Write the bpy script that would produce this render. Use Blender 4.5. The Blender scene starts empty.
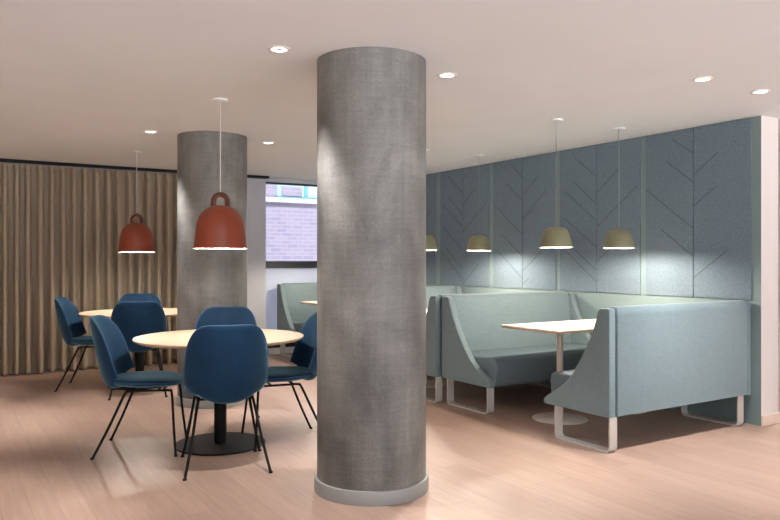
import bpy, bmesh, math, random
from mathutils import Vector, Matrix
random.seed(7)
S = bpy.context.scene
COL = S.collection
PI = math.pi
H = 2.365            # ceiling height
CA, SA = math.cos(math.radians(32)), math.sin(math.radians(32))

# ------------------------------------------------------------------ helpers
def lin(c):
    return tuple(((v / 255) / 12.92 if v / 255 <= 0.04045 else ((v / 255 + 0.055) / 1.055) ** 2.4) for v in c) + (1,)

def mat(name, rgb, rough=0.5, metal=0.0, var=0.0, scale=8.0, bump=0.0, bscale=200.0, stretch=(1, 1, 1),
        sheen=0.0, sheen_tint=None, spec=0.5, detail=4.0):
    m = bpy.data.materials.new(name); m.use_nodes = True
    nt = m.node_tree; n = nt.nodes; l = nt.links; b = n['Principled BSDF']
    b.inputs['Base Color'].default_value = lin(rgb)
    b.inputs['Roughness'].default_value = rough
    b.inputs['Metallic'].default_value = metal
    b.inputs['Specular IOR Level'].default_value = spec
    if sheen:
        b.inputs['Sheen Weight'].default_value = sheen
        b.inputs['Sheen Roughness'].default_value = 0.35
        if sheen_tint: b.inputs['Sheen Tint'].default_value = lin(sheen_tint)
    tc = n.new('ShaderNodeTexCoord'); mp = n.new('ShaderNodeMapping'); mp.inputs['Scale'].default_value = stretch
    l.new(tc.outputs['Object'], mp.inputs['Vector'])
    if var:
        t = n.new('ShaderNodeTexNoise'); t.inputs['Scale'].default_value = scale; t.inputs['Detail'].default_value = detail
        l.new(mp.outputs['Vector'], t.inputs['Vector'])
        r = n.new('ShaderNodeValToRGB')
        c = lin(rgb)
        r.color_ramp.elements[0].position = 0.3; r.color_ramp.elements[1].position = 0.7
        r.color_ramp.elements[0].color = tuple(max(0, v * (1 - var)) for v in c[:3]) + (1,)
        r.color_ramp.elements[1].color = tuple(min(1, v * (1 + var)) for v in c[:3]) + (1,)
        l.new(t.outputs['Fac'], r.inputs['Fac']); l.new(r.outputs['Color'], b.inputs['Base Color'])
    if bump:
        t2 = n.new('ShaderNodeTexNoise'); t2.inputs['Scale'].default_value = bscale; t2.inputs['Detail'].default_value = 3
        l.new(mp.outputs['Vector'], t2.inputs['Vector'])
        bp = n.new('ShaderNodeBump'); bp.inputs['Strength'].default_value = bump; bp.inputs['Distance'].default_value = 0.004
        l.new(t2.outputs['Fac'], bp.inputs['Height']); l.new(bp.outputs['Normal'], b.inputs['Normal'])
    return m

def emit(name, rgb, strength):
    m = bpy.data.materials.new(name); m.use_nodes = True
    b = m.node_tree.nodes['Principled BSDF']
    b.inputs['Base Color'].default_value = lin(rgb)
    b.inputs['Emission Color'].default_value = lin(rgb); b.inputs['Emission Strength'].default_value = strength
    return m

def obj(name, bm, m, parent=None, smooth=True, angle=40):
    bmesh.ops.recalc_face_normals(bm, faces=bm.faces)
    me = bpy.data.meshes.new(name); bm.to_mesh(me); bm.free()
    for mm in (m if isinstance(m, (list, tuple)) else [m]): me.materials.append(mm)
    if smooth:
        for p in me.polygons: p.use_smooth = True
        try: me.set_sharp_from_angle(angle=math.radians(angle))
        except Exception: pass
    o = bpy.data.objects.new(name, me); COL.objects.link(o)
    if parent: o.parent = parent
    return o

def thing(name, label, cat, loc=(0, 0, 0), rz=0, group=None):
    o = bpy.data.objects.new(name, None); COL.objects.link(o)
    o.empty_display_size = 0.1
    o.location = loc; o.rotation_euler = (0, 0, rz); o['label'] = label; o['category'] = cat
    if group: o['group'] = group
    return o

def tag(o, label, cat, group=None):
    o['label'] = label; o['category'] = cat
    if group: o['group'] = group
    return o

def struct(name, bm, m, parent=None, label=None, smooth=False):
    o = obj(name, bm, m, parent, smooth)
    if parent is None: o['kind'] = 'structure'
    if label: o['label'] = label
    return o

def dup(root, loc, rz, label, group=None):
    r = root.copy(); COL.objects.link(r); r.location = loc; r.rotation_euler = (0, 0, rz); r['label'] = label
    if group: r['group'] = group
    for ch in list(root.children):
        c = ch.copy(); COL.objects.link(c); c.parent = r
        for g in ch.children:
            d = g.copy(); COL.objects.link(d); d.parent = c
    return r

def box(bm, x0, x1, y0, y1, z0, z1, bev=0.0, seg=3, mi=0):
    t = bmesh.new()
    bmesh.ops.create_cube(t, size=1)
    for v in t.verts:
        v.co = Vector(((x0 + x1) / 2 + v.co.x * (x1 - x0), (y0 + y1) / 2 + v.co.y * (y1 - y0), (z0 + z1) / 2 + v.co.z * (z1 - z0)))
    if bev: bmesh.ops.bevel(t, geom=t.edges[:], offset=bev, segments=seg, affect='EDGES', profile=0.5)
    for f in t.faces: f.material_index = mi
    me = bpy.data.meshes.new('tmp'); t.to_mesh(me); t.free(); bm.from_mesh(me); bpy.data.meshes.remove(me)
    return bm

def B(*a, **k): return box(bmesh.new(), *a, **k)

def lathe(bm, prof, n=48, closed=False, cx=0, cy=0, mi=0):
    """prof: list of (r, z). closed joins last to first."""
    rings = []
    for r, z in prof:
        if r < 1e-6: rings.append([bm.verts.new((cx, cy, z))])
        else: rings.append([bm.verts.new((cx + r * math.cos(2 * PI * i / n), cy + r * math.sin(2 * PI * i / n), z)) for i in range(n)])
    pairs = list(zip(rings[:-1], rings[1:])) + ([(rings[-1], rings[0])] if closed else [])
    for a, b in pairs:
        for i in range(n):
            j = (i + 1) % n
            if len(a) == 1 and len(b) == 1: continue
            if len(a) == 1: f = bm.faces.new((a[0], b[i], b[j]))
            elif len(b) == 1: f = bm.faces.new((a[i], a[j], b[0]))
            else: f = bm.faces.new((a[i], a[j], b[j], b[i]))
            f.material_index = mi
    return bm

def smooth_path(pts, n=6, closed=False):
    """Catmull-Rom"""
    P = [Vector(p) for p in pts]; out = []
    N = len(P)
    rng = range(N) if closed else range(N - 1)
    for i in rng:
        p0 = P[(i - 1) % N] if closed or i > 0 else P[0]
        p1 = P[i]; p2 = P[(i + 1) % N]
        p3 = P[(i + 2) % N] if closed or i + 2 < N else P[-1]
        for k in range(n):
            t = k / n
            out.append(0.5 * ((2 * p1) + (p2 - p0) * t + (2 * p0 - 5 * p1 + 4 * p2 - p3) * t * t + (3 * p1 - p0 - 3 * p2 + p3) * t ** 3))
    if not closed: out.append(P[-1])
    return out

def tube(bm, pts, r, n=10, closed=False, rect=None):
    """sweep a circle (or rect=(w along fixed axis, t)) along pts"""
    P = [Vector(p) for p in pts]; N = len(P); rings = []
    up = Vector((0, 0, 1))
    nrm = None
    for i in range(N):
        if closed: d = (P[(i + 1) % N] - P[(i - 1) % N]).normalized()
        else: d = (P[min(i + 1, N - 1)] - P[max(i - 1, 0)]).normalized()
        if nrm is None:
            nrm = d.cross(Vector((1, 0, 0)))
            if nrm.length < 0.2: nrm = d.cross(Vector((0, 1, 0)))
            nrm.normalize()
        nrm = (nrm - d * nrm.dot(d)).normalized()
        bi = d.cross(nrm)
        rr = r[i] if isinstance(r, (list, tuple)) else r
        rings.append([bm.verts.new(P[i] + (nrm * math.cos(2 * PI * k / n) + bi * math.sin(2 * PI * k / n)) * rr) for k in range(n)])
    for i in range(N if closed else N - 1):
        a, b = rings[i], rings[(i + 1) % N]
        for k in range(n): bm.faces.new((a[k], a[(k + 1) % n], b[(k + 1) % n], b[k]))
    if not closed:
        bm.faces.new(rings[0][::-1]); bm.faces.new(rings[-1])
    return bm

def prism_x(bm, poly, x0, x1, bev=0.0, seg=3):
    """extrude a (y,z) polygon along x"""
    t = bmesh.new()
    a = [t.verts.new((x0, y, z)) for y, z in poly]; f = t.faces.new(a)
    r = bmesh.ops.extrude_face_region(t, geom=[f])
    for v in r['geom']:
        if isinstance(v, bmesh.types.BMVert): v.co.x = x1
    bmesh.ops.recalc_face_normals(t, faces=t.faces)
    if bev:
        es = [e for e in t.edges if abs(e.verts[0].co.x - e.verts[1].co.x) < 1e-6]
        bmesh.ops.bevel(t, geom=es, offset=bev, segments=seg, affect='EDGES', profile=0.5, clamp_overlap=True)
    me = bpy.data.meshes.new('tmp'); t.to_mesh(me); t.free(); bm.from_mesh(me); bpy.data.meshes.remove(me)
    return bm

def cam2room(X, Y):
    return (X * CA + Y * SA, -X * SA + Y * CA)

# ------------------------------------------------------------------ materials
def floor_material():
    m = bpy.data.materials.new('oak_planks'); m.use_nodes = True
    nt = m.node_tree; n = nt.nodes; l = nt.links; b = n['Principled BSDF']
    tc = n.new('ShaderNodeTexCoord')
    mp = n.new('ShaderNodeMapping'); mp.inputs['Rotation'].default_value = (0, 0, PI / 2)
    l.new(tc.outputs['Object'], mp.inputs['Vector'])
    br = n.new('ShaderNodeTexBrick'); br.inputs['Scale'].default_value = 1.0
    br.inputs['Brick Width'].default_value = 1.5; br.inputs['Row Height'].default_value = 0.13
    br.inputs['Mortar Size'].default_value = 0.0012; br.inputs['Mortar Smooth'].default_value = 0.1
    br.offset = 0.37
    br.inputs['Color1'].default_value = lin((170, 144, 130)); br.inputs['Color2'].default_value = lin((161, 135, 121))
    br.inputs['Mortar'].default_value = lin((140, 116, 103))
    l.new(mp.outputs['Vector'], br.inputs['Vector'])
    gm = n.new('ShaderNodeMapping'); gm.inputs['Scale'].default_value = (22, 1.1, 1)
    l.new(tc.outputs['Object'], gm.inputs['Vector'])
    g = n.new('ShaderNodeTexNoise'); g.inputs['Scale'].default_value = 2.2; g.inputs['Detail'].default_value = 7; g.inputs['Distortion'].default_value = 0.6
    l.new(gm.outputs['Vector'], g.inputs['Vector'])
    rp = n.new('ShaderNodeValToRGB'); rp.color_ramp.elements[0].position = 0.3; rp.color_ramp.elements[1].position = 0.72
    rp.color_ramp.elements[0].color = (0.90, 0.885, 0.88, 1); rp.color_ramp.elements[1].color = (1.05, 1.05, 1.05, 1)
    l.new(g.outputs['Fac'], rp.inputs['Fac'])
    mx = n.new('ShaderNodeMix'); mx.data_type = 'RGBA'; mx.blend_type = 'MULTIPLY'; mx.inputs[0].default_value = 1
    l.new(br.outputs['Color'], mx.inputs[6]); l.new(rp.outputs['Color'], mx.inputs[7])
    l.new(mx.outputs[2], b.inputs['Base Color'])
    b.inputs['Roughness'].default_value = 0.42; b.inputs['Specular IOR Level'].default_value = 0.4
    bp = n.new('ShaderNodeBump'); bp.inputs['Strength'].default_value = 0.08; bp.inputs['Distance'].default_value = 0.002
    l.new(g.outputs['Fac'], bp.inputs['Height']); l.new(bp.outputs['Normal'], b.inputs['Normal'])
    return m

def concrete_material():
    m = bpy.data.materials.new('rough_concrete'); m.use_nodes = True
    nt = m.node_tree; n = nt.nodes; l = nt.links; b = n['Principled BSDF']
    tc = n.new('ShaderNodeTexCoord')
    def noise(sc, stretch, det=5, dist=0.0):
        mp = n.new('ShaderNodeMapping'); mp.inputs['Scale'].default_value = stretch
        l.new(tc.outputs['Object'], mp.inputs['Vector'])
        t = n.new('ShaderNodeTexNoise'); t.inputs['Scale'].default_value = sc; t.inputs['Detail'].default_value = det
        t.inputs['Distortion'].default_value = dist
        l.new(mp.outputs['Vector'], t.inputs['Vector']); return t
    a = noise(3.2, (1, 1, 0.6), 8, 0.4); c = noise(26, (1, 1, 0.10), 4); d = noise(30, (0.18, 0.18, 2.4), 4); e = noise(120, (1, 1, 1), 3)
    def ramp(t, lo, hi, p0=0.3, p1=0.7):
        r = n.new('ShaderNodeValToRGB'); r.color_ramp.elements[0].position = p0; r.color_ramp.elements[1].position = p1
        r.color_ramp.elements[0].color = lo + (1,); r.color_ramp.elements[1].color = hi + (1,)
        l.new(t.outputs['Fac'], r.inputs['Fac']); return r
    base = ramp(a, lin((80, 79, 78))[:3], lin((136, 134, 131))[:3])
    cur = base.outputs['Color']
    for t, lo, hi in ((c, 0.90, 1.07), (d, 0.92, 1.06), (e, 0.86, 1.12)):
        r = ramp(t, (lo,) * 3, (hi,) * 3, 0.33, 0.67)
        mx = n.new('ShaderNodeMix'); mx.data_type = 'RGBA'; mx.blend_type = 'MULTIPLY'; mx.inputs[0].default_value = 1
        l.new(cur, mx.inputs[6]); l.new(r.outputs['Color'], mx.inputs[7]); cur = mx.outputs[2]
    l.new(cur, b.inputs['Base Color'])
    b.inputs['Roughness'].default_value = 0.5
    bp = n.new('ShaderNodeBump'); bp.inputs['Strength'].default_value = 0.25; bp.inputs['Distance'].default_value = 0.003
    l.new(e.outputs['Fac'], bp.inputs['Height']); l.new(bp.outputs['Normal'], b.inputs['Normal'])
    return m

def brick_material():
    m = bpy.data.materials.new('pale_brick'); m.use_nodes = True
    nt = m.node_tree; n = nt.nodes; l = nt.links; b = n['Principled BSDF']
    tc = n.new('ShaderNodeTexCoord'); mp = n.new('ShaderNodeMapping'); mp.inputs['Rotation'].default_value = (PI / 2, 0, 0)
    l.new(tc.outputs['Object'], mp.inputs['Vector'])
    br = n.new('ShaderNodeTexBrick'); br.inputs['Scale'].default_value = 1
    br.inputs['Brick Width'].default_value = 0.23; br.inputs['Row Height'].default_value = 0.075; br.inputs['Mortar Size'].default_value = 0.008
    br.inputs['Color1'].default_value = lin((128, 118, 135)); br.inputs['Color2'].default_value = lin((115, 108, 130)); br.inputs['Mortar'].default_value = lin((136, 129, 141))
    l.new(mp.outputs['Vector'], br.inputs['Vector']); l.new(br.outputs['Color'], b.inputs['Base Color'])
    b.inputs['Roughness'].default_value = 0.9
    return m

def weave(name, rgb, rough=0.85, var=0.12, sheen=0.15):
    """woven cloth: two crossed stretched noises"""
    m = bpy.data.materials.new(name); m.use_nodes = True
    nt = m.node_tree; n = nt.nodes; l = nt.links; b = n['Principled BSDF']
    tc = n.new('ShaderNodeTexCoord'); c = lin(rgb)
    cur = None
    for st in ((160, 160, 14), (14, 14, 160)):
        mp = n.new('ShaderNodeMapping'); mp.inputs['Scale'].default_value = st
        l.new(tc.outputs['Object'], mp.inputs['Vector'])
        t = n.new('ShaderNodeTexNoise'); t.inputs['Scale'].default_value = 1.0; t.inputs['Detail'].default_value = 3
        l.new(mp.outputs['Vector'], t.inputs['Vector'])
        r = n.new('ShaderNodeValToRGB'); r.color_ramp.elements[0].position = 0.3; r.color_ramp.elements[1].position = 0.7
        r.color_ramp.elements[0].color = (1 - var,) * 3 + (1,); r.color_ramp.elements[1].color = (1 + var,) * 3 + (1,)
        l.new(t.outputs['Fac'], r.inputs['Fac'])
        mx = n.new('ShaderNodeMix'); mx.data_type = 'RGBA'; mx.blend_type = 'MULTIPLY'; mx.inputs[0].default_value = 1
        if cur is None: mx.inputs[6].default_value = c
        else: l.new(cur, mx.inputs[6])
        l.new(r.outputs['Color'], mx.inputs[7]); cur = mx.outputs[2]
    l.new(cur, b.inputs['Base Color'])
    b.inputs['Roughness'].default_value = rough; b.inputs['Specular IOR Level'].default_value = 0.25
    b.inputs['Sheen Weight'].default_value = sheen; b.inputs['Sheen Roughness'].default_value = 0.5
    return m

def frosted_material():
    m = bpy.data.materials.new('frosted_glass'); m.use_nodes = True
    nt = m.node_tree; n = nt.nodes; l = nt.links; out = n['Material Output']
    n.remove(n['Principled BSDF'])
    tr = n.new('ShaderNodeBsdfTranslucent'); tr.inputs['Color'].default_value = lin((236, 242, 250))
    gl = n.new('ShaderNodeBsdfPrincipled'); gl.inputs['Base Color'].default_value = lin((225, 230, 236)); gl.inputs['Roughness'].default_value = 0.35
    ns = n.new('ShaderNodeTexNoise'); ns.inputs['Scale'].default_value = 3
    rr = n.new('ShaderNodeMapRange'); rr.inputs['To Min'].default_value = 0.42; rr.inputs['To Max'].default_value = 0.48
    l.new(ns.outputs['Fac'], rr.inputs['Value'])
    mx = n.new('ShaderNodeMixShader'); l.new(rr.outputs['Result'], mx.inputs[0])
    l.new(tr.outputs[0], mx.inputs[1]); l.new(gl.outputs[0], mx.inputs[2]); l.new(mx.outputs[0], out.inputs['Surface'])
    return m

def glass_material():
    m = bpy.data.materials.new('clear_glass'); m.use_nodes = True
    nt = m.node_tree; n = nt.nodes; l = nt.links; out = n['Material Output']
    n.remove(n['Principled BSDF'])
    tr = n.new('ShaderNodeBsdfTransparent'); tr.inputs['Color'].default_value = (0.93, 0.96, 0.97, 1)
    gl = n.new('ShaderNodeBsdfGlossy'); gl.inputs['Roughness'].default_value = 0.02
    fr = n.new('ShaderNodeFresnel'); fr.inputs['IOR'].default_value = 1.45
    mx = n.new('ShaderNodeMixShader'); l.new(fr.outputs[0], mx.inputs[0]); l.new(tr.outputs[0], mx.inputs[1]); l.new(gl.outputs[0], mx.inputs[2])
    l.new(mx.outputs[0], out.inputs['Surface'])
    return m

M = dict(
    floor=floor_material(), concrete=concrete_material(), brick=brick_material(),
    ceiling=mat('ceiling_paint', (236, 239, 241), 0.9, var=0.015, scale=2, bump=0.03, bscale=90),
    white_wall=mat('white_wall_paint', (216, 208, 205), 0.8, var=0.015, scale=3),
    grey_wall=mat('grey_wall_paint', (176, 178, 186), 0.8, var=0.015, scale=3),
    green_wall=mat('sage_wall_paint', (112, 131, 134), 0.75, var=0.03, scale=5),
    felt=mat('grey_blue_felt', (104, 119, 131), 0.95, var=0.16, scale=95, bump=0.3, bscale=300, spec=0.1, detail=6),
    groove=mat('groove_dark', (52, 60, 68), 0.95, var=0.05),
    base=mat('baseboard_paint', (222, 200, 186), 0.6, var=0.02),
    steel_trim=mat('brushed_steel_trim', (150, 150, 149), 0.5, metal=0.2, var=0.05, scale=30, stretch=(1, 1, 8)),
    curtain=weave('taupe_curtain_cloth', (206, 190, 168), 0.9, 0.03, 0.1),
    black=mat('black_powder_coat', (9, 9, 10), 0.55, spec=0.2, var=0.1, scale=20),
    frame_dark=mat('dark_window_frame', (34, 38, 46), 0.5, var=0.05),
    velvet=mat('blue_velvet', (20, 49, 76), 0.75, var=0.14, scale=9, sheen=0.7, sheen_tint=(150, 208, 230), bump=0.05, bscale=60, spec=0.15),
    velvet_pipe=mat('blue_piping', (30, 70, 106), 0.75, var=0.1, scale=30, sheen=0.6, sheen_tint=(130, 185, 225)),
    ash=mat('pale_ash_veneer', (216, 197, 175), 0.42, var=0.06, scale=3, stretch=(1, 14, 1), detail=6),
    ash_edge=mat('ash_edge_band', (206, 178, 148), 0.5, var=0.06, scale=10),
    white_top=mat('white_oiled_top', (232, 218, 204), 0.45, var=0.04, scale=3, stretch=(14, 1, 1)),
    white_edge=mat('plywood_edge', (190, 160, 140), 0.5, var=0.06, scale=12),
    pale_metal=mat('pale_grey_metal', (206, 196, 190), 0.4, metal=0.1, var=0.03, scale=20),
    sled=mat('sled_leg_metal', (196, 192, 188), 0.38, metal=0.25, var=0.03, scale=20),
    sofa=weave('grey_green_upholstery', (109, 126, 132), 0.88, 0.07, 0.2),
    sofa_seat=mat('slate_blue_seat_cloth', (92, 107, 116), 0.5, var=0.05, scale=30, bump=0.06, bscale=250, sheen=0.1),
    orange=mat('burnt_orange_lacquer', (138, 62, 38), 0.42, var=0.04, scale=6),
    orange_handle=mat('brown_rubber_handle', (86, 42, 30), 0.6, var=0.05, scale=12),
    olive=mat('olive_lacquer', (120, 118, 92), 0.45, var=0.05, scale=8),
    inner=mat('white_shade_inside', (245, 238, 226), 0.6, var=0.01),
    cord=mat('pale_flex', (216, 208, 200), 0.6, var=0.03),
    cord_grey=mat('grey_flex', (120, 128, 122), 0.6, var=0.03),
    bulb=emit('lit_bulb', (255, 226, 190), 14.0),
    lamp=emit('lit_downlight', (255, 246, 236), 3.5),
    dl_trim=mat('white_downlight_trim', (238, 234, 230), 0.4, var=0.01),
    dl_hole=mat('satin_reflector', (205, 202, 200), 0.3, metal=0.6, var=0.02),
    pave=mat('pale_paving', (226, 228, 232), 0.9, var=0.1, scale=3),
    stone=mat('stone_band', (176, 168, 178), 0.8, var=0.04),
    pale_frame=mat('teal_window_frame', (84, 132, 152), 0.5, var=0.04),
    sky_pane=mat('reflective_pane', (150, 186, 204), 0.1, var=0.1, scale=2),
    frosted=frosted_material(), glass=glass_material(),
)

# ------------------------------------------------------------------ room shell
WP = 5.30      # face of the felt wall (x)
WQ = 8.99      # face of the curtain and window wall (y)
struct('floor', B(-4.2, 7.1, -3.6, 9.2, -0.12, 0), M['floor'])
struct('ceiling', B(-4.2, 7.1, -5.6, 9.2, H, H + 0.15), M['ceiling'])  # unseen rear edge overhangs the floor to keep the sun out
struct('wall_left', B(-4.2, -4.05, -3.6, 9.2, 0, H), M['white_wall'])
struct('wall_back', B(-4.05, 3.05, WQ, 9.2, 0, H), M['grey_wall'])
struct('wall_pier', B(3.05, 3.645, WQ - 0.06, 9.2, 0, H), M['grey_wall'])
struct('wall_above_window', B(3.645, 7.1, WQ + 0.03, 9.2, 2.31, H), M['grey_wall'])
b = B(WP, 5.53, 3.15, WQ + 0.03, 0, H)
for f in b.faces:
    if f.calc_center_median().x < WP + 0.01: f.material_index = 1
struct('wall_right', b, [M['white_wall'], M['green_wall']])
struct('wall_corridor', B(7.0, 7.1, -3.6, 9.2, 0, H), M['white_wall'])
struct('wall_corridor_end', B(5.53, 7.0, WQ + 0.03, 9.2, 0, H), M['white_wall'])
def skirting(bm, x0, x1, y0, y1, h=0.08):
    return box(bm, x0, x1, y0, y1, 0, h, 0.003, 2)
b = bmesh.new(); skirting(b, WP - 0.002, 5.545, 3.137, 3.15)
struct('baseboard_front', b, M['base'])
b = bmesh.new(); skirting(b, 5.53, 5.545, 3.1502, 8.9)
struct('baseboard_right', b, M['base'])
b = bmesh.new(); skirting(b, 6.985, 7.0, -3.5, 8.9)
struct('baseboard_corridor', b, M['base'])

# window: dark head, clear pane, dark transom, frosted lower pane, dark bottom rail, white plinth
wy = WQ + 0.03
w = struct('window_1', B(3.645, WP, wy, wy + 0.06, 2.285, 2.31, 0.003, 2), M['frame_dark'])
struct('transom', B(3.645, WP, wy - 0.02, wy + 0.07, 1.155, 1.25, 0.004, 2), M['frame_dark'], w)
struct('bottom_rail', B(3.645, WP, wy - 0.01, wy + 0.06, 0.085, 0.14, 0.003, 2), M['frame_dark'], w)
struct('side_frame', B(3.645, 3.66, wy, wy + 0.06, 0.14, 2.285), M['grey_wall'], w)
struct('pane', B(3.66, WP, wy + 0.025, wy + 0.033, 1.25, 2.285), M['glass'], w)
struct('frosted_pane', B(3.66, WP, wy + 0.02, wy + 0.034, 0.14, 1.155), M['frosted'], w)
struct('plinth', B(3.645, WP, wy - 0.005, wy + 0.08, 0, 0.085), M['dl_trim'], w)

# outside
struct('ground', B(-4, 16, 9.2, 14.4, -0.5, -0.3), M['pave'])  # unseen paving, made pale to bounce light onto the frosted pane
t = thing('brick_building', 'pale lilac brick building seen through the window behind the round table', 'building', (0, 0, 0))
by = 13.0
obj('wall', B(-1, 5.52, by, by + 0.6, -0.3, 4.6), M['brick'], t, False)
obj('wall', B(7.4, 14, by, by + 0.6, -0.3, 4.6), M['brick'], t, False)
obj('wall', B(5.52, 7.4, by, by + 0.6, -0.3, 2.41), M['brick'], t, False)
obj('wall', B(5.52, 7.4, by, by + 0.6, 3.7, 4.6), M['brick'], t, False)
obj('sill', B(-1, 14, by - 0.08, by + 0.05, 2.38, 2.47, 0.01), M['stone'], t)
b = bmesh.new()
for x0, x1, z0, z1 in ((5.52, 5.59, 2.47, 3.7), (7.33, 7.4, 2.47, 3.7), (6.17, 6.25, 2.52, 3.65), (5.52, 7.4, 2.47, 2.52), (5.52, 7.4, 3.63, 3.7)):
    box(b, x0, x1, by + 0.1, by + 0.16, z0, z1)
wf = obj('window_frame', b, M['pale_frame'], t, False)
obj('pane', B(5.59, 7.33, by + 0.12, by + 0.14, 2.5, 3.64), M['sky_pane'], wf, False)
obj('blind', B(5.68, 6.12, by + 0.085, by + 0.1, 2.53, 2.72), M['brick'], wf, False)

# ------------------------------------------------------------------ felt panels
panels = [  # seam y, near edge, far edge
    (3.725, 3.225, 4.20), (4.760, 4.258, 5.240), (5.790, 5.297, 6.268), (6.826, 6.345, 7.280), (7.866, 7.388, 8.35)]
LEFT = {0: [(3.94, 2.30, 2.155), (3.98, 2.11, 1.91), (4.19, 1.88, 1.53), (4.04, 1.53, 1.30)],
        1: [(5.04, 2.27, 2.06), (5.06, 2.04, 1.80), (5.17, 1.95, 1.64), (5.19, 1.69, 1.39), (5.07, 1.39, 1.17), (5.19, 1.38, 1.06)],
        2: [(5.97, 2.30, 2.16), (6.04, 2.10, 1.91), (6.25, 1.89, 1.54), (6.11, 1.54, 1.31), (6.20, 1.38, 1.07)],
        3: [(7.12, 2.29, 2.07), (7.12, 2.04, 1.82), (7.24, 1.96, 1.66), (7.24, 1.69, 1.39), (7.16, 1.41, 1.17), (7.27, 1.38, 1.04)],
        4: [(8.1, 2.1, 1.93), (8.2, 1.8, 1.55), (8.0, 1.4, 1.3)]}
RIGHT = {0: [(3.41, 1.35, 1.12), (3.52, 1.86, 1.71), (3.50, 2.13, 1.97)],
         1: [(4.50, 2.10, 1.91), (4.29, 1.93, 1.58), (4.40, 1.52, 1.25)],
         2: [(5.54, 2.14, 1.96), (5.42, 1.99, 1.71), (5.49, 1.36, 1.15), (5.69, 1.07, 1.0), (5.60, 1.82, 1.68)],
         3: [(6.66, 2.34, 2.22), (6.58, 2.11, 1.92), (6.39, 1.92, 1.60), (6.52, 1.22, 0.985)],
         4: [(7.6, 2.2, 2.0), (7.48, 1.9, 1.6), (7.6, 1.3, 1.1)]}
def groove(bm, y0, z0, y1, z1, w=0.0042):
    d = Vector((0, y1 - y0, z1 - z0)); L = d.length; d.normalize(); s = Vector((0, -d.z, d.y)) * w / 2
    x0, x1 = WP - 0.0135, WP - 0.0115
    A, C = Vector((0, y0, z0)), Vector((0, y1, z1))
    pts = [A - s, A + s, C + s, C - s]
    lo = [bm.verts.new((x1, p.y, p.z)) for p in pts]; hi = [bm.verts.new((x0, p.y, p.z)) for p in pts]
    fs = [bm.faces.new(hi)] + [bm.faces.new((lo[i], lo[(i + 1) % 4], hi[(i + 1) % 4], hi[i])) for i in range(4)]
    for f in fs: f.material_index = 1
PB, PT = 0.958, H - 0.006
plabel = [
    ('grey-blue felt wall panel nearest the white wall end, right of its seam', 'grey-blue felt wall panel left of the seam nearest the white wall end'),
    ('grooved felt panel on the wall directly behind the right-hand olive pendant lamp', 'grooved felt panel on the wall just right of the largest olive pendant lamp'),
    ('grooved felt panel on the wall just left of the largest olive pendant lamp', 'grooved felt panel with the pale strip beside the third olive pendant at its far edge'),
    ('grooved felt panel with the olive pendant third from the right in front', 'felt panel with stacked diagonal grooves, second nearest the big column edge'),
    ('sliver of felt wall panel right beside the edge of the big column', 'felt wall panel in the far corner hidden behind the big column')]
for i, (s, n0, f0) in enumerate(panels):
    for k, (y0, y1, lines) in enumerate(((n0, s - 0.003, RIGHT[i]), (s + 0.003, f0, LEFT[i]))):
        bm = B(WP - 0.012, WP - 0.0005, y0, y1, PB, PT, 0.0015, 1)
        for (ye, zt, zs) in lines:
            ye = min(max(ye, y0 + 0.012), y1 - 0.012)
            groove(bm, ye, min(zt, PT - 0.02), s + (0.004 if k else -0.004), zs)
        if k == 0: pass
        o = obj('felt_panel', bm, [M['felt'], M['groove']], None, False)
        tag(o, plabel[i][k], 'wall panel', 'grooved felt panels on the right wall')

# ------------------------------------------------------------------ columns
def column(x, y, label):
    t = thing('concrete_column', label, 'column', (x, y, 0))
    bm = bmesh.new(); lathe(bm, [(0.0, 0.0), (0.303, 0.0), (0.303, H), (0, H)], 96)
    obj('shaft', bm, M['concrete'], t)
    bm = bmesh.new(); lathe(bm, [(0.304, 0.0), (0.318, 0.0), (0.318, 0.066), (0.315, 0.072), (0.304, 0.074)], 96, closed=True)
    obj('base_ring', bm, M['steel_trim'], t)
    return t
COLS = [(2.04, 3.458), (2.065, 6.295)]
column(2.04, 3.458, 'large round concrete column in the middle foreground')
column(2.065, 6.295, 'round concrete column further back behind the blue chairs')

# ------------------------------------------------------------------ curtain
def curtain():
    bm = bmesh.new(); x = -3.9; ridges = []
    while x < 2.95:
        ridges.append(x); x += random.uniform(0.10, 0.132)
    xs, ph = [], []
    for i in range(len(ridges) - 1):
        for k in range(20): u = k / 20; xs.append(ridges[i] + (ridges[i + 1] - ridges[i]) * u); ph.append((i, u))
    zs = [0.012, 0.05, 0.3, 0.7, 1.1, 1.5, 1.9, 2.1, 2.2, 2.24, 2.28, 2.325]
    amp = [random.uniform(0.85, 1.15) for _ in ridges]; sh = [random.uniform(-0.008, 0.008) for _ in ridges]; sk = [random.uniform(-0.004, 0.004) for _ in ridges]
    grid = []
    for z in zs:
        f = (2.325 - z) / 2.3; row = []
        for x, (i, u) in zip(xs, ph):
            a = amp[i] * (1 - u) + amp[(i + 1) % len(amp)] * u
            s = sh[i] * (1 - u) + sh[(i + 1) % len(sh)] * u
            k = sk[i] * (1 - u) + sk[(i + 1) % len(sk)] * u
            c = 0.5 + 0.5 * math.cos(2 * PI * u)
            q = min(1, max(0, (c - 0.30) / 0.55)); fold = q * q * (3 - 2 * q)
            d = 0.135 * a * fold * (0.75 + 0.25 * f) * (0.6 if z > 2.26 else 1)
            row.append(bm.verts.new((x + s * f + k * math.sin(3 * f), 8.955 - d + 0.006 * math.sin(5 * x), z)))
        grid.append(row)
    for a, b in zip(grid[:-1], grid[1:]):
        for i in range(len(xs) - 1): bm.faces.new((a[i], a[i + 1], b[i + 1], b[i]))
    bmesh.ops.solidify(bm, geom=bm.faces[:], thickness=0.002)
    return bm
o = obj('curtain', curtain(), M['curtain'], None, True, 180); tag(o, 'floor-length taupe pleated curtain along the back wall', 'curtain')
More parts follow.
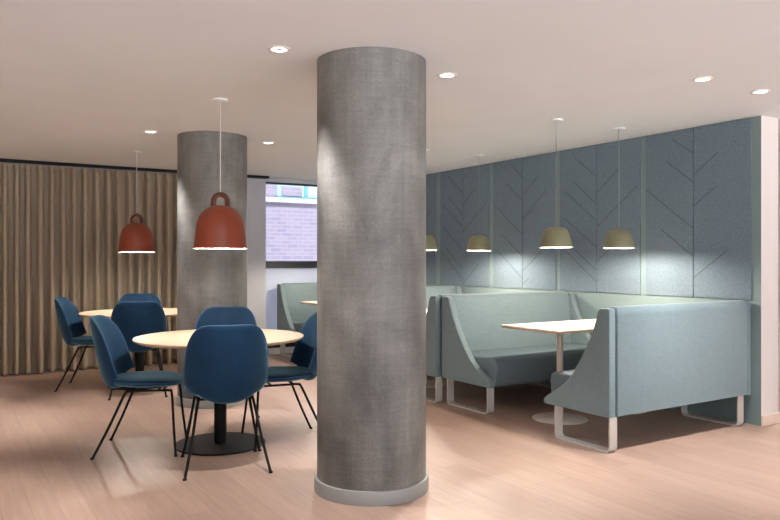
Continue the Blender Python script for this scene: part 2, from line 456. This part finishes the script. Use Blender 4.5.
o = obj('curtain_track', B(-3.9, 3.66, 8.84, 8.92, H - 0.03, H, 0.002, 1), M['black'], None, False)
tag(o, 'thin black curtain track on the ceiling above the taupe curtain', 'curtain track')

# ------------------------------------------------------------------ chairs
def pillow(n_ang, n_ring, ex, place, th_f, th_b, rim=0.35):
    """closed cushion: superellipse disc; place(sx, sy) -> (point, normal)"""
    bm = bmesh.new()
    def pt(r, a, side):
        c, s = math.cos(a), math.sin(a)
        sx = math.copysign(abs(c) ** (2 / ex), c) * r; sy = math.copysign(abs(s) ** (2 / ex), s) * r
        P, N = place(sx, sy)
        k = math.sqrt(max(0, 1 - r ** 5)) * (1 - rim * r * r)
        return P + N * (th_f * k if side > 0 else -th_b * k)
    rs = [math.sin(PI / 2 * i / n_ring) for i in range(1, n_ring)] 
    edge = [bm.verts.new(pt(1, 2 * PI * i / n_ang, 1)) for i in range(n_ang)]
    for side in (1, -1):
        cen = bm.verts.new(pt(0, 0, side)); prev = None
        for r in rs + [None]:
            ring = edge if r is None else [bm.verts.new(pt(r, 2 * PI * i / n_ang, side)) for i in range(n_ang)]
            for i in range(n_ang):
                j = (i + 1) % n_ang
                if prev is None: bm.faces.new((cen, ring[i], ring[j]))
                else: bm.faces.new((prev[i], ring[i], ring[j], prev[j]))
            prev = ring
    return bm

BACK_PROF = smooth_path([(0, -0.120, 0.424), (0, -0.186, 0.434), (0, -0.224, 0.505), (0, -0.246, 0.590), (0, -0.268, 0.690), (0, -0.292, 0.790), (0, -0.318, 0.885)], 12)
def back_place(sx, sy):
    t = (sy + 1) / 2 * (len(BACK_PROF) - 1); i = min(int(t), len(BACK_PROF) - 2); f = t - i
    p = BACK_PROF[i].lerp(BACK_PROF[i + 1], f); d = (BACK_PROF[min(i + 2, len(BACK_PROF) - 1)] - BACK_PROF[max(i - 1, 0)]).normalized()
    v = (sy + 1) / 2
    hw = 0.246 - 0.018 * max(0, v - 0.45) * 2
    curve = 0.085 + 0.055 * (1 - v)
    nrm = Vector((0, d.z, -d.y))                      # towards the sitter
    y_off = curve * abs(sx) ** 2.2
    P = Vector((sx * hw, p.y, p.z)) + nrm * y_off
    N = (nrm - Vector((sx, 0, 0)) * 0.55 * abs(sx)).normalized()
    return P, N
def seat_place(sx, sy):
    y = 0.035 + sy * 0.24
    hw = 0.242 - 0.045 * max(0, -sy)
    z = 0.459 + 0.012 * sx * sx - 0.012 * max(0, sy) ** 3 + 0.012 * max(0, -sy) ** 2
    return Vector((sx * hw, y, z)), Vector((0, 0, 1))

def make_chair(label):
    t = thing('dining_chair', label, 'chair', group='blue velvet dining chairs at the round tables')
    bk = obj('backrest', pillow(64, 10, 3.3, back_place, 0.030, 0.026), M['velvet'], t, True, 80)
    rim = [back_place(math.copysign(abs(math.cos(a)) ** (2 / 3.3), math.cos(a)) * 1.0, math.copysign(abs(math.sin(a)) ** (2 / 3.3), math.sin(a)) * 1.0)[0] for a in [2 * PI * i / 72 for i in range(72)]]
    bm = bmesh.new(); tube(bm, rim, 0.0052, 8, True); obj('piping', bm, M['velvet_pipe'], bk)
    st = obj('seat', pillow(56, 10, 2.7, seat_place, 0.034, 0.036, 0.25), M['velvet'], t, True, 80)
    rim = [seat_place(math.copysign(abs(math.cos(a)) ** (2 / 2.7), math.cos(a)), math.copysign(abs(math.sin(a)) ** (2 / 2.7), math.sin(a)))[0] for a in [2 * PI * i / 72 for i in range(72)]]
    bm = bmesh.new(); tube(bm, rim, 0.0048, 8, True); obj('piping', bm, M['velvet_pipe'], st)
    # under-frame
    bm = bmesh.new()
    for s in (-1, 1): tube(bm, [(s * 0.165, 0.205, 0.414), (s * 0.165, -0.05, 0.414)], 0.0075)
    tube(bm, [(-0.165, -0.02, 0.414), (0.165, -0.02, 0.414)], 0.0075); tube(bm, [(-0.165, 0.13, 0.414), (0.165, 0.13, 0.414)], 0.0075)
    obj('seat_frame', bm, M['black'], t)
    for s in (-1, 1):
        pts = smooth_path([(s * 0.165, 0.16, 0.414), (s * 0.166, 0.205, 0.412), (s * 0.172, 0.222, 0.392), (s * 0.208, 0.240, 0.18), (s * 0.245, 0.258, 0.006)], 5)
        bm = bmesh.new(); tube(bm, pts, 0.0085)
        lg = obj('leg', bm, M['black'], t)
        bm = bmesh.new(); lathe(bm, [(0, 0), (0.012, 0), (0.012, 0.009), (0.008, 0.013), (0, 0.013)], 14, cx=s * 0.246, cy=0.2585); obj('foot_glide', bm, M['black'], lg)
        pts = smooth_path([(s * 0.160, 0.0, 0.414), (s * 0.163, -0.052, 0.412), (s * 0.169, -0.078, 0.388), (s * 0.205, -0.165, 0.19), (s * 0.245, -0.254, 0.006)], 5)
        bm = bmesh.new(); tube(bm, pts, 0.0085)
        lg = obj('leg', bm, M['black'], t)
        bm = bmesh.new(); lathe(bm, [(0, 0), (0.012, 0), (0.012, 0.009), (0.008, 0.013), (0, 0.013)], 14, cx=s * 0.246, cy=-0.2565); obj('foot_glide', bm, M['black'], lg)
    return t

CHAIRS = [  # centre and facing in metres along / away from the camera's axis
    ((-1.02, 4.45), (-0.30, 0.954), 'blue velvet chair seen squarely from behind, at the front round table'),
    ((-1.67, 4.845), (0.985, 0.14), 'blue velvet chair in profile at the left of the front round table'),
    ((-1.262, 5.49), (0.148, -0.989), 'blue velvet chair on the far side of the front round table, only backrest top showing'),
    ((-0.741, 5.078), (-0.93, -0.37), 'blue velvet chair partly hidden by the big column, right of the front table'),
    ((-2.995, 7.195), (0.985, 0.15), 'blue velvet chair nearest the curtain at far left of the rear table'),
    ((-2.375, 6.815), (-0.3, 0.954), 'blue velvet chair with its back to us between the two round tables'),
    ((-2.72, 7.80), (0.30, -0.954), 'blue velvet chair behind the rear table, just its top edge showing'),
]
proto = None
for (c, f, lab) in CHAIRS:
    x, y = cam2room(*c); fx, fy = cam2room(*f)
    rz = math.atan2(-fx, fy)
    if proto is None:
        proto = make_chair(lab); proto.location = (x, y, 0); proto.rotation_euler = (0, 0, rz)
    else: dup(proto, (x, y, 0), rz, lab)

# ------------------------------------------------------------------ round tables
def round_table(x, y, label):
    t = thing('round_table', label, 'table', (x, y, 0), 0.4, 'pale round pedestal tables')
    bm = bmesh.new()
    lathe(bm, [(0, 0.718), (0.545, 0.718), (0.568, 0.730), (0.570, 0.738)], 96, mi=1)
    lathe(bm, [(0.570, 0.738), (0.568, 0.741), (0, 0.741)], 96)
    bmesh.ops.remove_doubles(bm, verts=bm.verts, dist=1e-5)
    obj('tabletop', bm, [M['ash'], M['ash_edge']], t)
    bm = bmesh.new(); lathe(bm, [(0, 0.010), (0.042, 0.010), (0.042, 0.700), (0.16, 0.704), (0.16, 0.718), (0, 0.718)], 40); obj('pedestal', bm, M['black'], t)
    bm = bmesh.new(); lathe(bm, [(0, 0), (0.303, 0), (0.306, 0.003), (0.306, 0.008), (0.303, 0.011), (0, 0.012)], 80); obj('base_plate', bm, M['black'], t)
    return t
T1 = (1.634, 4.816); T2 = (1.715, 7.534)
round_table(*T1, 'front round table with pale wood top under the larger orange lamp')
round_table(*T2, 'rear round table with pale wood top near the curtain')

# ------------------------------------------------------------------ booth benches
SOFA_L0, SOFA_L1 = 3.70, 5.285
def side_poly():
    c = smooth_path([(0, 0.072, 0.946), (0, 0.098, 0.925), (0, 0.116, 0.868), (0, 0.158, 0.760), (0, 0.212, 0.655), (0, 0.285, 0.540), (0, 0.370, 0.432), (0, 0.465, 0.356), (0, 0.560, 0.302), (0, 0.598, 0.272), (0, 0.606, 0.246), (0, 0.592, 0.231)], 5)
    return [(0.0, 0.231), (0.0, 0.935), (0.012, 0.946)] + [(p.y, p.z) for p in c]
def make_bench(label, x0, x1, dp=1.0, inset=0.006, legs=(0.0, 0.50)):
    """back plane at local y = 0, seat towards +y"""
    t = thing('booth_bench', label, 'bench', (0, 0, 0), 0, 'upholstered booth benches along the felt wall')
    for a, bb in ((x0, x0 + 0.06), (x1 - 0.06, x1)):
        bm = bmesh.new(); prism_x(bm, [(y * dp, z) for y, z in side_poly()], a, bb, 0.010, 3); obj('side_panel', bm, M['sofa'], t, True, 50)
    # back panel: slightly proud, leaning front face
    poly = [(-0.010, 0.238), (-0.012, 0.90), (-0.006, 0.945), (0.012, 0.956), (0.05, 0.957), (0.074, 0.948), (0.088, 0.92), (0.120, 0.60), (0.135, 0.44), (0.13, 0.24)]
    bm = bmesh.new(); prism_x(bm, poly, x0 + 0.066, x1 - 0.066, 0.012, 3); obj('backrest', bm, M['sofa'], t, True, 50)
    bm = bmesh.new(); prism_x(bm, [(y * dp, z) for y, z in [(0.10, 0.234), (0.10, 0.462), (0.30, 0.458), (0.52, 0.462), (0.570, 0.456), (0.600, 0.434), (0.612, 0.39), (0.594, 0.25), (0.58, 0.234)]], x0 + 0.064, x1 - 0.064, 0.02, 4)
    obj('seat', bm, M['sofa_seat'], t, True, 50)
    for a in (x0 + inset, x1 - (0.103 if dp > 1 else 0.165)):
        bm = bmesh.new(); w_, th = 0.068, 0.012
        outer, inner = [], []
        y0, y1, zt, r = legs[0], legs[1], 0.234, 0.04
        def loop(off):
            p = [(y0 + off, zt)]
            rr = r - off
            for k in range(9):
                an = PI + (PI / 2) * k / 8; p.append((y0 + r + rr * math.cos(an), r + rr * math.sin(an)))
            for k in range(9):
                an = 1.5 * PI + (PI / 2) * k / 8; p.append((y1 - r + rr * math.cos(an), r + rr * math.sin(an)))
            p.append((y1 - off, zt)); return p
        o1, o2 = loop(0), loop(th)
        V = [[bm.verts.new((xx, y, z)) for y, z in L] for L in (o1, o2) for xx in (a, a + w_)]
        n = len(o1)
        for i in range(n - 1):
            bm.faces.new((V[0][i], V[0][i + 1], V[1][i + 1], V[1][i])); bm.faces.new((V[2][i], V[2][i + 1], V[3][i + 1], V[3][i]))
            bm.faces.new((V[0][i], V[0][i + 1], V[2][i + 1], V[2][i])); bm.faces.new((V[1][i], V[1][i + 1], V[3][i + 1], V[3][i]))
        for i in (0, n - 1): bm.faces.new((V[0][i], V[1][i], V[3][i], V[2][i]))
        obj('sled_leg', bm, M['sled'], t, True, 40)
    return t
def mirror_dup(root, y, label):
    """a bench facing the other way: turned half round about its own middle"""
    return dup(root, (SOFA_L0 + SOFA_L1, y, 0), PI, label)
# front bench, its back to the camera
bA = make_bench('grey-green booth bench with its plain back to us, nearest the right wall end', SOFA_L0, SOFA_L1)
bA.location = (0, 3.222, 0)
def facing_bench(y, dx, label):
    # mirror image built afresh so that the sled legs keep their sides
    t = make_bench(label, -(SOFA_L1), -(SOFA_L0 + dx), 1.08, 0.097, (0.03, 0.585))
    t.rotation_euler = (0, 0, PI); t.location = (0, y, 0); return t
facing_bench(5.135, 0.045, 'grey-green booth bench whose long seat faces us behind the white table')
t = dup(bA, (0.055, 5.158, 0), 0, 'booth bench standing back to back behind the bench that faces us')
t.location = (0.0, 5.162, 0)
facing_bench(6.95, 0.05, 'booth bench of which a pale top edge shows beyond the two back-to-back benches')
facing_bench(8.90, 0.09, 'pale grey-green bench under the window, seen left of the big column')

# ------------------------------------------------------------------ booth tables
def booth_table(x0, x1, y0, y1, label):
    t = thing('booth_table', label, 'table', ((x0 + x1) / 2, (y0 + y1) / 2, 0), 0, 'white booth tables between the benches')
    hx, hy = (x1 - x0) / 2, (y1 - y0) / 2
    bm = B(-hx, hx, -hy, hy, 0.718, 0.732, 0.002, 2, mi=1); box(bm, -hx, hx, -hy, hy, 0.7322, 0.742, 0.003, 2)
    obj('tabletop', bm, [M['white_top'], M['white_edge']], t)
    for dx in (-hx + 0.335, hx - 0.335):
        bm = bmesh.new(); lathe(bm, [(0, 0.008), (0.025, 0.008), (0.025, 0.706), (0.12, 0.708), (0.12, 0.718), (0, 0.718)], 32, cx=dx); obj('pedestal', bm, M['pale_metal'], t)
        bm = bmesh.new(); lathe(bm, [(0, 0), (0.213, 0), (0.216, 0.003), (0.215, 0.007), (0.21, 0.010), (0.03, 0.012), (0, 0.012)], 64, cx=dx); obj('base_plate', bm, M['pale_metal'], t)
    return t
booth_table(3.85, 5.24, 3.83, 4.46, 'white-topped rectangular table between the two front booth benches')
booth_table(3.85, 5.24, 5.72, 6.35, 'white-topped booth table just showing at the right edge of the big column')
booth_table(3.85, 5.24, 7.66, 8.29, 'white-topped booth table in front of the bench under the window')

# ------------------------------------------------------------------ pendant lamps
def add_light(kind, name, loc, energy, color=(1, 1, 1), parent=None, **k):
    L = bpy.data.lights.new(name, kind); L.energy = energy; L.color = color
    for a, v in k.items(): setattr(L, a, v)
    o = bpy.data.objects.new(name, L); COL.objects.link(o); o.location = loc
    if parent: o.parent = parent
    return o
BULB_W = dict(orange=23.0, olive=33.0)
def shade(prof, th):
    """outer profile (bottom to top) -> closed shell, inside gets material 1"""
    inner = [(max(r - th, 0.004), z - (th if i == len(prof) - 1 else 0)) for i, (r, z) in enumerate(prof)]
    bm = bmesh.new(); lathe(bm, prof, 64)
    lathe(bm, inner, 64, mi=1)
    lathe(bm, [prof[0], inner[0]], 64, mi=1)
    lathe(bm, [prof[-1], inner[-1]], 64)
    bmesh.ops.remove_doubles(bm, verts=bm.verts, dist=1e-6)
    return bm
def orange_lamp(x, y, zb, label):
    t = thing('pendant_lamp', label, 'pendant lamp', (x, y, zb), 0, 'orange bell pendants over the round tables')
    R = 0.178
    prof = [(0.178, 0.0), (0.1765, 0.012), (0.172, 0.06), (0.166, 0.12), (0.158, 0.17), (0.142, 0.215), (0.118, 0.252), (0.088, 0.276), (0.055, 0.290), (0.02, 0.294)]
    sm = smooth_path([(r, 0, z) for r, z in prof], 4)
    obj('lamp_shade', shade([(p.x, p.z) for p in sm], 0.004), [M['orange'], M['inner']], t, True, 60)
    bm = bmesh.new(); ang = [PI * k / 20 for k in range(21)]
    tube(bm, smooth_path([(0.047, 0, 0.268), (0.047, 0, 0.318)], 3)[:-1] + [Vector((0.047 * math.cos(a), 0, 0.322 + 0.047 * math.sin(a))) for a in ang] + [Vector((-0.047, 0, 0.29)), Vector((-0.047, 0, 0.268))], 0.0185, 16)
    o = obj('handle', bm, M['orange_handle'], t); o.rotation_euler = (0, 0, math.radians(-32)); o['label'] = 'brown ring-shaped handle'
    bm = bmesh.new(); tube(bm, [(0, 0, 0.375), (0, 0, H - zb - 0.02)], 0.0035, 8); obj('cord', bm, M['cord'], t)
    bm = bmesh.new(); top = H - zb; lathe(bm, [(0, top - 0.02), (0.012, top - 0.02), (0.05, top - 0.012), (0.052, top), (0, top)], 32); obj('ceiling_rose', bm, M['ceiling'], t)
    bm = bmesh.new(); lathe(bm, [(0, 0.12), (0.022, 0.126), (0.038, 0.148), (0.04, 0.168), (0.028, 0.195), (0.016, 0.22), (0.016, 0.285), (0, 0.285)], 24); obj('bulb', bm, M['bulb'], t)
    add_light('POINT', 'bulb_light', (0, 0, 0.045), BULB_W['orange'], (1.0, 0.91, 0.80), t, shadow_soft_size=0.035)
def olive_lamp(x, y, zb, label):
    t = thing('pendant_lamp', label, 'pendant lamp', (x, y, zb), 0, 'olive dome pendants over the booth tables')
    prof = [(0.126, 0.0), (0.1245, 0.010), (0.120, 0.04), (0.112, 0.075), (0.102, 0.108), (0.088, 0.134), (0.066, 0.151), (0.040, 0.158), (0.012, 0.161)]
    sm = smooth_path([(r, 0, z) for r, z in prof], 4)
    obj('lamp_shade', shade([(p.x, p.z) for p in sm], 0.003), [M['olive'], M['inner']], t, True, 60)
    bm = bmesh.new(); tube(bm, [(0, 0, 0.158), (0, 0, H - zb - 0.012)], 0.003, 8); obj('cord', bm, M['cord_grey'], t)
    bm = bmesh.new(); top = H - zb; lathe(bm, [(0, top - 0.014), (0.05, top - 0.012), (0.052, top), (0, top)], 32); obj('ceiling_rose', bm, M['ceiling'], t)
    bm = bmesh.new(); lathe(bm, [(0, 0.075), (0.018, 0.079), (0.028, 0.095), (0.024, 0.115), (0.014, 0.13), (0.014, 0.155), (0, 0.155)], 24); obj('bulb', bm, M['bulb'], t)
    add_light('POINT', 'bulb_light', (0, 0, 0.03), BULB_W['olive'], (1.0, 0.88, 0.73), t, shadow_soft_size=0.025)
orange_lamp(1.626, 4.79, 1.343, 'larger-looking orange bell pendant lamp in front of the rear concrete column')
orange_lamp(1.69, 7.55, 1.346, 'smaller-looking orange bell pendant lamp in front of the taupe curtain')
olive_lamp(4.09, 4.09, 1.363, 'olive dome pendant lamp over the white table, left of its pair')
olive_lamp(4.80, 4.08, 1.363, 'rightmost olive dome pendant lamp over the white table')
olive_lamp(4.80, 5.92, 1.363, 'olive dome pendant lamp third from the right, above the facing bench')
olive_lamp(4.09, 5.90, 1.363, 'olive dome pendant lamp half hidden by the edge of the big column')
olive_lamp(4.09, 7.97, 1.363, 'olive dome pendant lamp over the window table, behind the big column')

# ------------------------------------------------------------------ downlights
SPOT_W = 118.0
def downlight(x, y, label=None, w=SPOT_W, col=(1.0, 0.965, 0.93)):
    if label:
        t = thing('downlight', label, 'ceiling light', (x, y, H), 0, 'recessed ceiling downlights')
        bm = bmesh.new(); lathe(bm, [(0.040, -0.001), (0.042, -0.005), (0.052, -0.005), (0.060, -0.002), (0.060, 0.0), (0.040, 0.0)], 40, closed=True); obj('trim_ring', bm, M['dl_trim'], t)
        bm = bmesh.new(); lathe(bm, [(0.041, -0.0035), (0.018, -0.0015), (0.018, 0.0), (0.041, 0.0)], 40, closed=True); obj('reflector', bm, M['lamp'], t)
        bm = bmesh.new(); lathe(bm, [(0, -0.003), (0.014, -0.003), (0.018, -0.0012), (0.018, 0), (0, 0)], 24); obj('lens', bm, M['dl_hole'], t)
        par, loc = t, (0, 0, -0.02)
    else: par, loc = None, (x, y, H - 0.02)
    return add_light('SPOT', 'downlight_beam', loc, w, col, par, shadow_soft_size=0.035, spot_size=math.radians(66), spot_blend=0.7)
DL = [
    (1.499, 3.49, 'recessed downlight in the ceiling left of the big column top'),
    (2.556, 3.45, 'recessed downlight in the ceiling right of the big column top'),
    (3.93, 2.704, 'larger of the two recessed downlights at the upper right'),
    (4.54, 2.703, 'recessed downlight closest to the right edge, above the felt wall end'),
    (1.528, 6.313, 'recessed downlight left of the rear concrete column top'),
    (2.605, 6.32, 'recessed downlight right of the rear concrete column top'),
]
for x, y, lab in DL: downlight(x, y, lab)
# unseen spots without fittings: the ceiling grid continued, some added to brighten the curtain
for k, (x, y) in enumerate([(-0.35, 6.32), (-1.6, 6.32), (-0.6, 7.9), (-0.35, 4.0), (-1.6, 4.0), (1.2, 0.7), (-0.4, 0.7), (6.25, 3.4), (6.25, 1.4)]):
    downlight(x, y, None)

# ------------------------------------------------------------------ daylight
W = bpy.data.worlds.new('daylight_fill'); S.world = W; W.use_nodes = True
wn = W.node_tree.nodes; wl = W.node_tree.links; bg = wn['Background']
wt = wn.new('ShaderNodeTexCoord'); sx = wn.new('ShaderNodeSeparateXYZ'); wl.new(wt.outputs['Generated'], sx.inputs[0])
wr = wn.new('ShaderNodeValToRGB')   # fill glow added below the horizon to lift the ceiling, dim sky above
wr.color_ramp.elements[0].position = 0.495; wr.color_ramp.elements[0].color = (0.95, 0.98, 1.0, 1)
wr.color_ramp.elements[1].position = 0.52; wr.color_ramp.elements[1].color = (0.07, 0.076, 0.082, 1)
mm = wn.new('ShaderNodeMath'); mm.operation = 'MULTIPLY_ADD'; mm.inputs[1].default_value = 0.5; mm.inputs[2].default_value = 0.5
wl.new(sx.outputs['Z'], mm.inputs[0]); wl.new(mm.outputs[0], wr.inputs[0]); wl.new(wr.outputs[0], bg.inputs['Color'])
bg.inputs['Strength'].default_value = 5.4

sun = add_light('SUN', 'sun', (0, -10, 12), 7.5, (1.0, 0.97, 0.95), None, angle=math.radians(2))
sun.rotation_euler = Vector((0.25, 0.75, -0.85)).to_track_quat('-Z', 'Y').to_euler()

# ------------------------------------------------------------------ camera
cam = bpy.data.cameras.new('camera'); cam.sensor_width = 36; cam.lens = 36 * 720 / 780; cam.clip_start = 0.05
co = bpy.data.objects.new('camera', cam); COL.objects.link(co)
co.location = (0, 0, 1.265); co.rotation_euler = (PI / 2, 0, math.radians(-32)); S.camera = co

S.view_settings.view_transform = 'Standard'; S.view_settings.look = 'None'; S.view_settings.gamma = 1; S.view_settings.use_curve_mapping = False
S.view_settings.exposure = 0.62
S.cycles.use_denoising = True
S.cycles.max_bounces = 10; S.cycles.diffuse_bounces = 6; S.cycles.sample_clamp_indirect = 6
